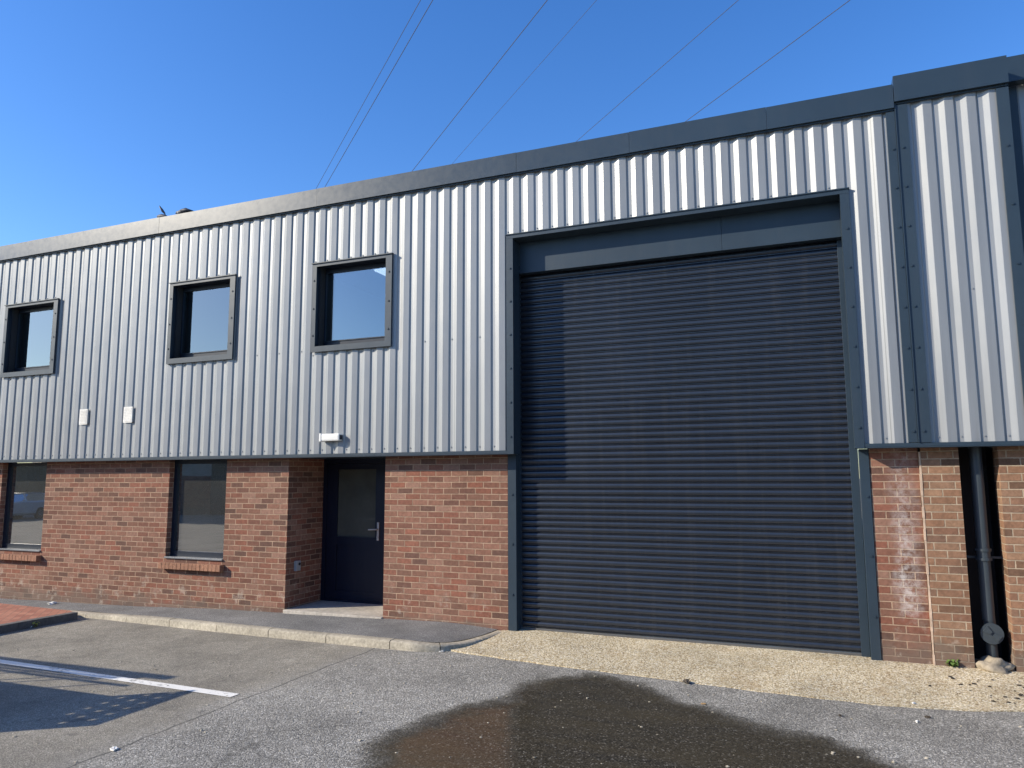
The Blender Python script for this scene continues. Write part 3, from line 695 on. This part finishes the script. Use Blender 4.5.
for i,(a,b,lab) in enumerate(((-10.93,-10.75,'white vent plate on the cladding, farther from the middle window'),(-9.96,-9.775,'white vent plate on the cladding, nearer to the middle window'))):
    mb=MB(); mb.box(a,b,-.016,-.004,2.62,2.868,.003); mb.box(a+.015,b-.015,-.004,CD,2.635,2.853)
    for k in range(9): mb.box(a+.02,b-.02,-.020,-.0155,2.643+.024*k,2.653+.024*k)
    tag(mb.build('vent_plate',M['paper'],org=((a+b)/2,0,2.74)),lab,'vent','vent plates on the cladding')
ks = thing('key_safe',(-6.93,.42,.53),'small grey key safe on the shaded side wall of the porch','key safe')
mb=MB(); mb.box(-6.93,-6.885,.37,.47,.46,.60,.008); mb.build('body',M['greybox'],ks)
mb=MB(); mb.tube([(-6.886,.435,.555),(-6.878,.435,.555)],.02,14); mb.build('dial',M['frame'],ks)

# ------------------------------------------------------------------ small things on the ground
def scrap(name,x,y,z,s,mat,label,cat,seed,flat=.25,group=None):
    mb=MB(); mb.ball((x,y,z+s*flat*.7),(s,s*.6,s*flat),2,.9,seed)
    a=seed*1.3; 
    for v in mb.bm.verts:
        d=Vector((v.co.x-x,v.co.y-y)); v.co.x=x+d.x*math.cos(a)-d.y*math.sin(a); v.co.y=y+d.x*math.sin(a)+d.y*math.cos(a)
    return tag(mb.build(name,mat,org=(x,y,z)),label,cat,group)
scrap('paper_scrap',-11.28,.0,zp(-11.3),.07,M['paper'],'crumpled white paper on the pavement by the brick wall','litter',1,.3)
scrap('paper_scrap',-4.71,-4.33,zr(-4.7),.035,M['paper'],'small white scrap on the open asphalt near the shadow','litter',2,.3)
scrap('plastic_scrap',-3.93,-.86,-.13,.025,M['paper'],'white scrap against the rounded end of the kerb','litter',3,.3)
scrap('twig_clump',-1.236,-1.15,-.126,.045,M['dirt'],'black curled rubber bit on the edge of the concrete apron','litter',4,.4)
scrap('stone_chip',-1.0,-1.74,-.13,.025,M['dead'],'brown leaf lying at the edge of the puddle','leaf',5,.2)
scrap('stone_chip',.595,-1.60,-.13,.016,M['paper'],'white chip on dry asphalt in front of the brick pier','stone',6,.5)
scrap('stone_chip',.686,-1.457,-.13,.022,M['dirt'],'dark clod on dry asphalt just right of a white chip','clod',7,.5)
scrap('stone_chip',.62,-1.12,-.12,.018,M['paper'],'white chip lying on the edge of the concrete apron','stone',8,.4)
scrap('stone_chip',.047,-1.66,-.13,.016,M['dirt'],'tiny dark clod on the dry asphalt in front of the shutter','clod',9,.6)
scrap('stone_chip',-2.08,-1.25,-.126,.016,M['kerb'],'pale chip on the wet asphalt beside the apron','stone',10,.4)
scrap('stone_chip',-1.95,-1.95,-.126,.018,M['kerb'],'pale flat chip lying in the puddle','stone',11,.2)
scrap('leaf_scrap',-10.0,-1.28,zr(-10),.07,M['paper'],'pale scrap caught in the weeds by the shade-toned island edging','litter',12,.4)
rnd=random.Random(5); mb=MB()
for i in range(38):
    x=rnd.gauss(1.35,.28); y=rnd.uniform(-.85,-.05); s=rnd.uniform(.005,.014)
    if x>2 or x<.7: continue
    u=max(0,min(1,(y+1.1)/1.3)); mb.ball((x,y,-.122+.05*u+s*.3),(s*1.5,s,s*.6),1,.8,i)
tag(mb.build('dirt_crumbs',M['dirt']),'dark crumbs of dirt scattered on the concrete near the downpipe','dirt',kind='stuff')
mb=MB()
for i in range(320):
    x=rnd.uniform(-9,2); y=rnd.uniform(-5,-1.25); s=rnd.uniform(.003,.012)
    mb.ball((x,y,zr(x)+s*.3),(s*1.3,s,s*.6),1,.8,i)
tag(mb.build('loose_grit',M['kerb']),'loose grit scattered over the asphalt','grit',kind='stuff')
def weed(x,y,z,n,r,label,seed,mat):
    rr=random.Random(seed); mb=MB()
    for i in range(n):
        a=rr.uniform(0,6.28); l=rr.uniform(.5,1)*r; h=rr.uniform(.2,.9)*r; d=Vector((math.cos(a),math.sin(a),0)); nn=Vector((-d.y,d.x,0))*r*.22
        b=Vector((x,y,z)); m=b+d*l*.55+Vector((0,0,h)); e=b+d*l+Vector((0,0,h*.7))
        vs=[mb.bm.verts.new(p) for p in (b,m+nn,e,m-nn)]; mb.bm.faces.new(vs)
    return tag(mb.build('weed',mat,org=(x,y,z)),label,'weed')
weed(1.10,.17,-.075,26,.085,'small green weed at the foot of the brick pier by the downpipe recess',1,M['leaf'])
weed(-9.97,-1.22,zr(-10)+.0,22,.10,'yellow-green weed growing along the shade-toned edging of the red island',2,m_stone('yellow_leaf',(.34,.32,.07),sc=30))

# ------------------------------------------------------------------ overhead cables
dcab=Vector((-.7597,.6466,-.0684)).normalized()
cabs=[((-.4129,.7185,.5596),24,.022,'leftmost overhead cable, close beside another one'),((-.4003,.7251,.5604),24,.027,'second overhead cable from the left, one of the close pair'),
((-.2758,.7798,.562),26,.030,'bold overhead cable rising from the middle of the roof'),((-.2207,.7989,.5595),30,.018,'faint thin overhead cable right of the bold middle one'),
((-.0634,.8376,.5425),26,.022,'overhead cable meeting the roof above the left part of the shutter'),((.0532,.852,.5209),24,.026,'rightmost overhead cable in the sky')]
cam_loc=Vector((0,-8.3676,1.7684))
for d,h,r,lab in cabs:
    d=Vector(d).normalized(); p=cam_loc+d*(h/d.z); pts=[p+dcab*s for s in range(-160,221,20)]
    mb=MB(); mb.tube(pts,r*.75,6); tag(mb.build('overhead_cable',M['cable'],org=p),lab,'cable','overhead cables crossing the sky')
# ------------------------------------------------------------------ birds on the coping
def bird(name,loc,ax,label,raised):
    t=thing(name,loc,label,'bird','birds resting on the roof edge'); L=Vector(loc); f=Vector((ax,0,0)) # facing
    mb=MB(); s=1 
    P=[(-.19,.01,.0),(-.12,.035,.035),(-.02,.06,.06),(.07,.062,.05),(.125,.05,.045),(.16,.05+.05*raised,.032),(.19,.055+.09*raised,.034),(.215,.055+.095*raised,.02)]
    P=[(a*.82,b*.7,c*.75) for a,b,c in P]; pts=[L+Vector((p[0]*ax,0,p[1]+.02)) for p in P]; mb.tube(pts,[p[2]+.004 for p in P],14); mb.build('body',M['feather'],t,smooth=True)
    mb=MB(); mb.tube([pts[4]+Vector((0,0,0)),pts[5]],[.039,.031],14); mb.build('neck',M['palef'],t,smooth=True)
    mb=MB(); e=pts[-1]; mb.tube([e,e+Vector((.035*ax,0,-.008))],[.010,.002],8); mb.build('beak',M['beak'],t)
    mb=MB(); 
    for sd in (-1,1):
        a=L+Vector((.05*ax,.038*sd,.065)); b=L+Vector((-.05*ax,.042*sd,.06)); c=L+Vector((-.17*ax,.015*sd,.04))
        mb.tube([a,b,c],[.02,.026,.006],8)
    mb.build('wings',M['feather'],t,smooth=True)
    return t
bird('roosting_bird',(-8.95,.03,5.836),-1,'dark bird with a pale neck lying on the roof edge, the one farther right',0)
t=thing('perched_bird',(-9.46,.05,5.836),'small dark bird with one wing raised on the roof edge, the one farther left','bird','birds resting on the roof edge')
L=Vector((-9.46,.05,5.836))
mb=MB(); mb.tube([L+Vector(p) for p in ((.14,0,.03),(.07,0,.045),(0,0,.055),(-.06,0,.06),(-.10,0,.07))],[.006,.03,.04,.03,.012],12); mb.build('body',M['feather'],t,smooth=True)
mb=MB(); q=[(.07,0,.07),(.0,-.01,.13),(-.06,0,.21),(-.075,.005,.25),(-.02,.02,.19),(.04,.015,.12)]; q=[L+Vector(p) for p in q]
mb.faces([tuple(p) for p in q]+[tuple(p+Vector((0,.012,0))) for p in q],[(0,1,2,3,4,5),(11,10,9,8,7,6)]+[(i,(i+1)%6,(i+1)%6+6,i+6) for i in range(6)]); mb.build('wing',M['feather'],t)

# ------------------------------------------------------------------ cars across the yard, and an added trailer shape that shades the bay
def car(loc,rz,paint,label,H=1.0):
    t=thing('parked_car',loc,label,'car','parked cars around the yard'); t.rotation_euler=(0,0,rz)
    def part(mb,name,mat,par=t,**k):
        bmesh.ops.recalc_face_normals(mb.bm,faces=mb.bm.faces); me=bpy.data.meshes.new(name); mb.bm.to_mesh(me); mb.bm.free(); me.materials.append(mat)
        for p in me.polygons: p.use_smooth=True
        me.set_sharp_from_angle(angle=R(32)); o=bpy.data.objects.new(name,me); COL.objects.link(o); o.parent=par; return o
    # lower body: stations along x (nose at +2.2)
    mb=MB(); S=[(-2.2,.72,.36,.82),(-2.12,.84,.28,.98),(-1.6,.90,.24,1.02),(-.6,.92,.22,1.0),(.5,.92,.22,.99),(1.05,.91,.22,.97),(1.7,.88,.24,.92),(2.05,.85,.28,.84),(2.2,.76,.36,.74)]
    rings=[]
    for x,w,z0,z1 in S:
        z1*=H; pr=[(-w*.86,z0),(-w,z0+.12),(-w,z0+(z1-z0)*.6),(-w*.97,z1-.07),(-w*.86,z1),(0,z1+.03)]
        pr=pr+[(-a,b) for a,b in pr[-2::-1]]; rings.append([mb.bm.verts.new((x,a,b)) for a,b in pr])
    for a,b in zip(rings,rings[1:]):
        for k in range(len(a)): mb.bm.faces.new((a[k],a[(k+1)%len(a)],b[(k+1)%len(a)],b[k]))
    mb.bm.faces.new(rings[0]); mb.bm.faces.new(rings[-1][::-1]); body=part(mb,'body',paint)
    zb=.98*H; zt=1.46*H
    mb=MB(); mb.faces([(-1.75,-.62,zt-.06),(-1.6,-.66,zt-.03),(-.6,-.68,zt),(.15,-.66,zt-.03),(.3,-.62,zt-.06),(.3,.62,zt-.06),(.15,.66,zt-.03),(-.6,.68,zt),(-1.6,.66,zt-.03),(-1.75,.62,zt-.06)]+[(a,b,c-.05) for a,b,c in [(-1.75,-.62,zt-.06),(-1.6,-.66,zt-.03),(-.6,-.68,zt),(.15,-.66,zt-.03),(.3,-.62,zt-.06),(.3,.62,zt-.06),(.15,.66,zt-.03),(-.6,.68,zt),(-1.6,.66,zt-.03),(-1.75,.62,zt-.06)]],
      [(0,1,8,9),(1,2,7,8),(2,3,6,7),(3,4,5,6),(19,18,11,10),(18,17,12,11),(17,16,13,12),(16,15,14,13)]+[(i,(i+1)%10,(i+1)%10+10,i+10) for i in range(10)]); part(mb,'roof',paint)
    for s in (-1,1):
        for q,rr in (([(1.15,s*.80,zb-.03),(.3,s*.63,zt-.08)],.035),([(-.55,s*.84,zb-.05),(-.5,s*.67,zt-.05)],.04),([(-2.05,s*.78,zb-.03),(-1.72,s*.61,zt-.08)],.07)):
            mb=MB(); mb.tube(q,rr,6); part(mb,'pillar',paint)
    def pane(q,name):
        mb=MB(); mb.faces(q,[tuple(range(len(q)))]); return part(mb,name,M['cglass'])
    pane([(1.15,-.78,zb),(1.15,.78,zb),(.3,.60,zt-.08),(.3,-.60,zt-.08)],'windscreen'); pane([(-2.05,-.76,zb),(-1.72,-.6,zt-.08),(-1.72,.6,zt-.08),(-2.05,.76,zb)],'rear_window')
    for s in (-1,1): pane([(1.12,s*.82,zb-.02),(.28,s*.64,zt-.08),(-1.7,s*.64,zt-.08),(-2.0,s*.80,zb-.02)],'side_window')
    for s in (-1,1):
        mb=MB(); mb.ball((2.05,s*.58,.66*H),(.14,.17,.09),2); part(mb,'headlight',M['chrome'])
        mb=MB(); mb.ball((1.0,s*1.0,1.02*H),(.07,.12,.08),2); part(mb,'mirror',paint)
        for x in (-1.35,1.35):
            mb=MB(); mb.tube([(x,s*.93,.33),(x,s*.72,.33)],.335,24); wv=part(mb,'wheel',M['tyre'])
            mb=MB(); mb.tube([(x,s*.945,.33),(x,s*.90,.33)],.22,16); part(mb,'rim',M['chrome'],wv)
    mb=MB(); mb.box(2.14,2.215,-.35,.35,.46*H,.58*H); part(mb,'grille',M['tyre'])
    mb=MB(); mb.box(-1.9,1.8,-.7,.7,.25,.5); part(mb,'underbody',M['tyre'])
    return t
# unseen trailer shape added outside the frame to shadow the bay line
TL=thing('shadow_caster_trailer',(-8.4,-4.73,zr(-8.4)),'unseen trailer-shaped shadow caster with perforated headboard and long rails, added for the shadow over the bay line','trailer')
mb=MB(); mb.box(-9.8,-7.06,-5.24,-4.22,.42,.46); mb.box(-9.8,-7.07,-5.24,-5.20,.46,.80); mb.box(-9.8,-7.07,-4.26,-4.22,.46,.80); mb.box(-9.8,-9.76,-5.20,-4.26,.46,.80); mb.box(-9.755,-7.075,-5.195,-4.265,.74,.765); mb.build('bed',M['greybox'],TL)
mb=MB(); hs_=[]
for rr_ in range(3):
    for c_ in range(6):
        if rr_==0 and c_<2: continue
        a=-5.14+.16*c_+.03*rr_; hs_.append((a,a+.060,.855+.10*rr_,.893+.10*rr_))
wall(mb,-5.24,-4.22,.46,1.17,0,.03,hs_)  # holes shaped to leave dots of light in the cast shadow
for v in mb.bm.verts: v.co=Vector((-7.03-v.co.y,v.co.x,v.co.z))
mb.build('headboard',M['greybox'],TL)
for sy in (-5.33,-4.13):
    mb=MB(); mb.tube([(-8.4,sy-.07,.065),(-8.4,sy+.07,.065)],.27,24); mb.build('wheel',M['tyre'],TL,auto=40)
mb=MB(); mb.tube([(-8.4,-5.25,.065),(-8.4,-4.21,.065)],.03,8); mb.tube([(-8.4,-4.73,.065),(-8.4,-4.73,.42)],.05,8); mb.build('axle',M['greybox'],TL)
mb=MB(); mb.tube([(-9.7,-4.73,.38),(-11.0,-4.73,.34)],.03,8); mb.build('drawbar',M['greybox'],TL)
for x in (-9.7,-8.9):
    for y in (-4.84,-4.48):
        mb=MB(); mb.tube([(x,y,.766),(x,y,1.62)],.014,8); mb.build('rack_post',M['greybox'],TL)
for k,(y,w_,x1) in enumerate(((-4.46,.060,-8.42),(-4.57,.020,-8.75),(-4.65,.022,-8.95),(-4.73,.014,-9.1),(-4.81,.022,-8.6))):
    mb=MB(); mb.box(-11.6,x1,y-w_,y+w_,1.622,1.65,.002); mb.build('rail',M['greybox'],TL)  # rails laid out for the stripes of the cast shadow
TL.location.x-=.46; TL.location.y-=.12
car((-41.2,-18.5,zr(-40)),R(86),carpaint('white_car_paint',(.7,.7,.7)),'white parked car across the yard, mirrored in the left window')
car((-44.2,-18.3,zr(-40)),R(93),carpaint('silver_car_paint',(.4,.42,.44)),'silver parked car across the yard beside the white one')

# building across the yard (seen only in the glass)
O_=thing('opposite_warehouse',(-30,-26,-.3),'long grey warehouse across the yard facing the brick unit','building')
mb=MB(); mb.box(-75,12,-40,-26,-.6,1.9); mb.build('brick_base',M['brick'],O_)
mb=MB(); mb.box(-75,12,-40,-26.05,1.9,6.2); mb.build('upper_wall',M['oppwall'],O_)
for k in range(9):
    x=-70+k*9; mb=MB(); mb.box(x,x+3.6,-25.99,-25.9,-.5,3.6); mb.build('shutter_door',M['shut'],O_)
    mb=MB(); mb.box(x+5,x+6.2,-25.99,-25.93,.7,1.9); mb.build('window',M['frame'],O_)

# ------------------------------------------------------------------ camera
cam=bpy.data.cameras.new('camera'); co=bpy.data.objects.new('camera',cam); COL.objects.link(co); sc.camera=co
f,yaw,pit,rol=743.35,R(22.3439),R(7.1017),R(-.2421)
F=Vector((-math.sin(yaw)*math.cos(pit),math.cos(yaw)*math.cos(pit),math.sin(pit))); Rt=Vector((math.cos(yaw),math.sin(yaw),0)); Up=Rt.cross(F)
R2=Rt*math.cos(rol)+Up*math.sin(rol); U2=-Rt*math.sin(rol)+Up*math.cos(rol)
m=Matrix((R2,U2,-F)).transposed().to_4x4(); m.translation=cam_loc; co.matrix_world=m
cam.sensor_width=36; cam.lens=f/1024*36; cam.clip_end=2000; cam.clip_start=.05

# ------------------------------------------------------------------ light
sd=Vector((-1.57,-1,.95)).normalized()   # towards the sun
el=math.asin(sd.z); az=math.atan2(sd.x,sd.y)
L=bpy.data.lights.new('sun','SUN'); L.energy=3.9; L.angle=R(.53); L.color=(1,.905,.745)
lo=bpy.data.objects.new('sun',L); COL.objects.link(lo); lo.rotation_euler=sd.to_track_quat('Z','Y').to_euler(); lo.location=(-20,-15,20)
w=bpy.data.worlds.new('World'); sc.world=w; w.use_nodes=True; nt=w.node_tree; nt.nodes.clear()
ou=nt.nodes.new('ShaderNodeOutputWorld'); bg=nt.nodes.new('ShaderNodeBackground'); sk=nt.nodes.new('ShaderNodeTexSky')
sk.sky_type='NISHITA'; sk.sun_disc=False; sk.sun_elevation=el; sk.sun_rotation=az; sk.air_density=1.0; sk.dust_density=.35; sk.ozone_density=3.0; sk.altitude=50
hs=nt.nodes.new('ShaderNodeHueSaturation'); hs.inputs['Saturation'].default_value=1.28; hs.inputs['Hue'].default_value=.511; nt.links.new(sk.outputs[0],hs.inputs['Color']); bg.inputs[1].default_value=.14; nt.links.new(hs.outputs[0],bg.inputs[0]); nt.links.new(bg.outputs[0],ou.inputs[0])
sc.view_settings.view_transform='Standard'; sc.view_settings.look='None'; sc.view_settings.exposure=.8; sc.view_settings.gamma=1; sc.view_settings.use_curve_mapping=False
sc.render.engine='CYCLES'; sc.cycles.max_bounces=8; sc.cycles.transparent_max_bounces=12
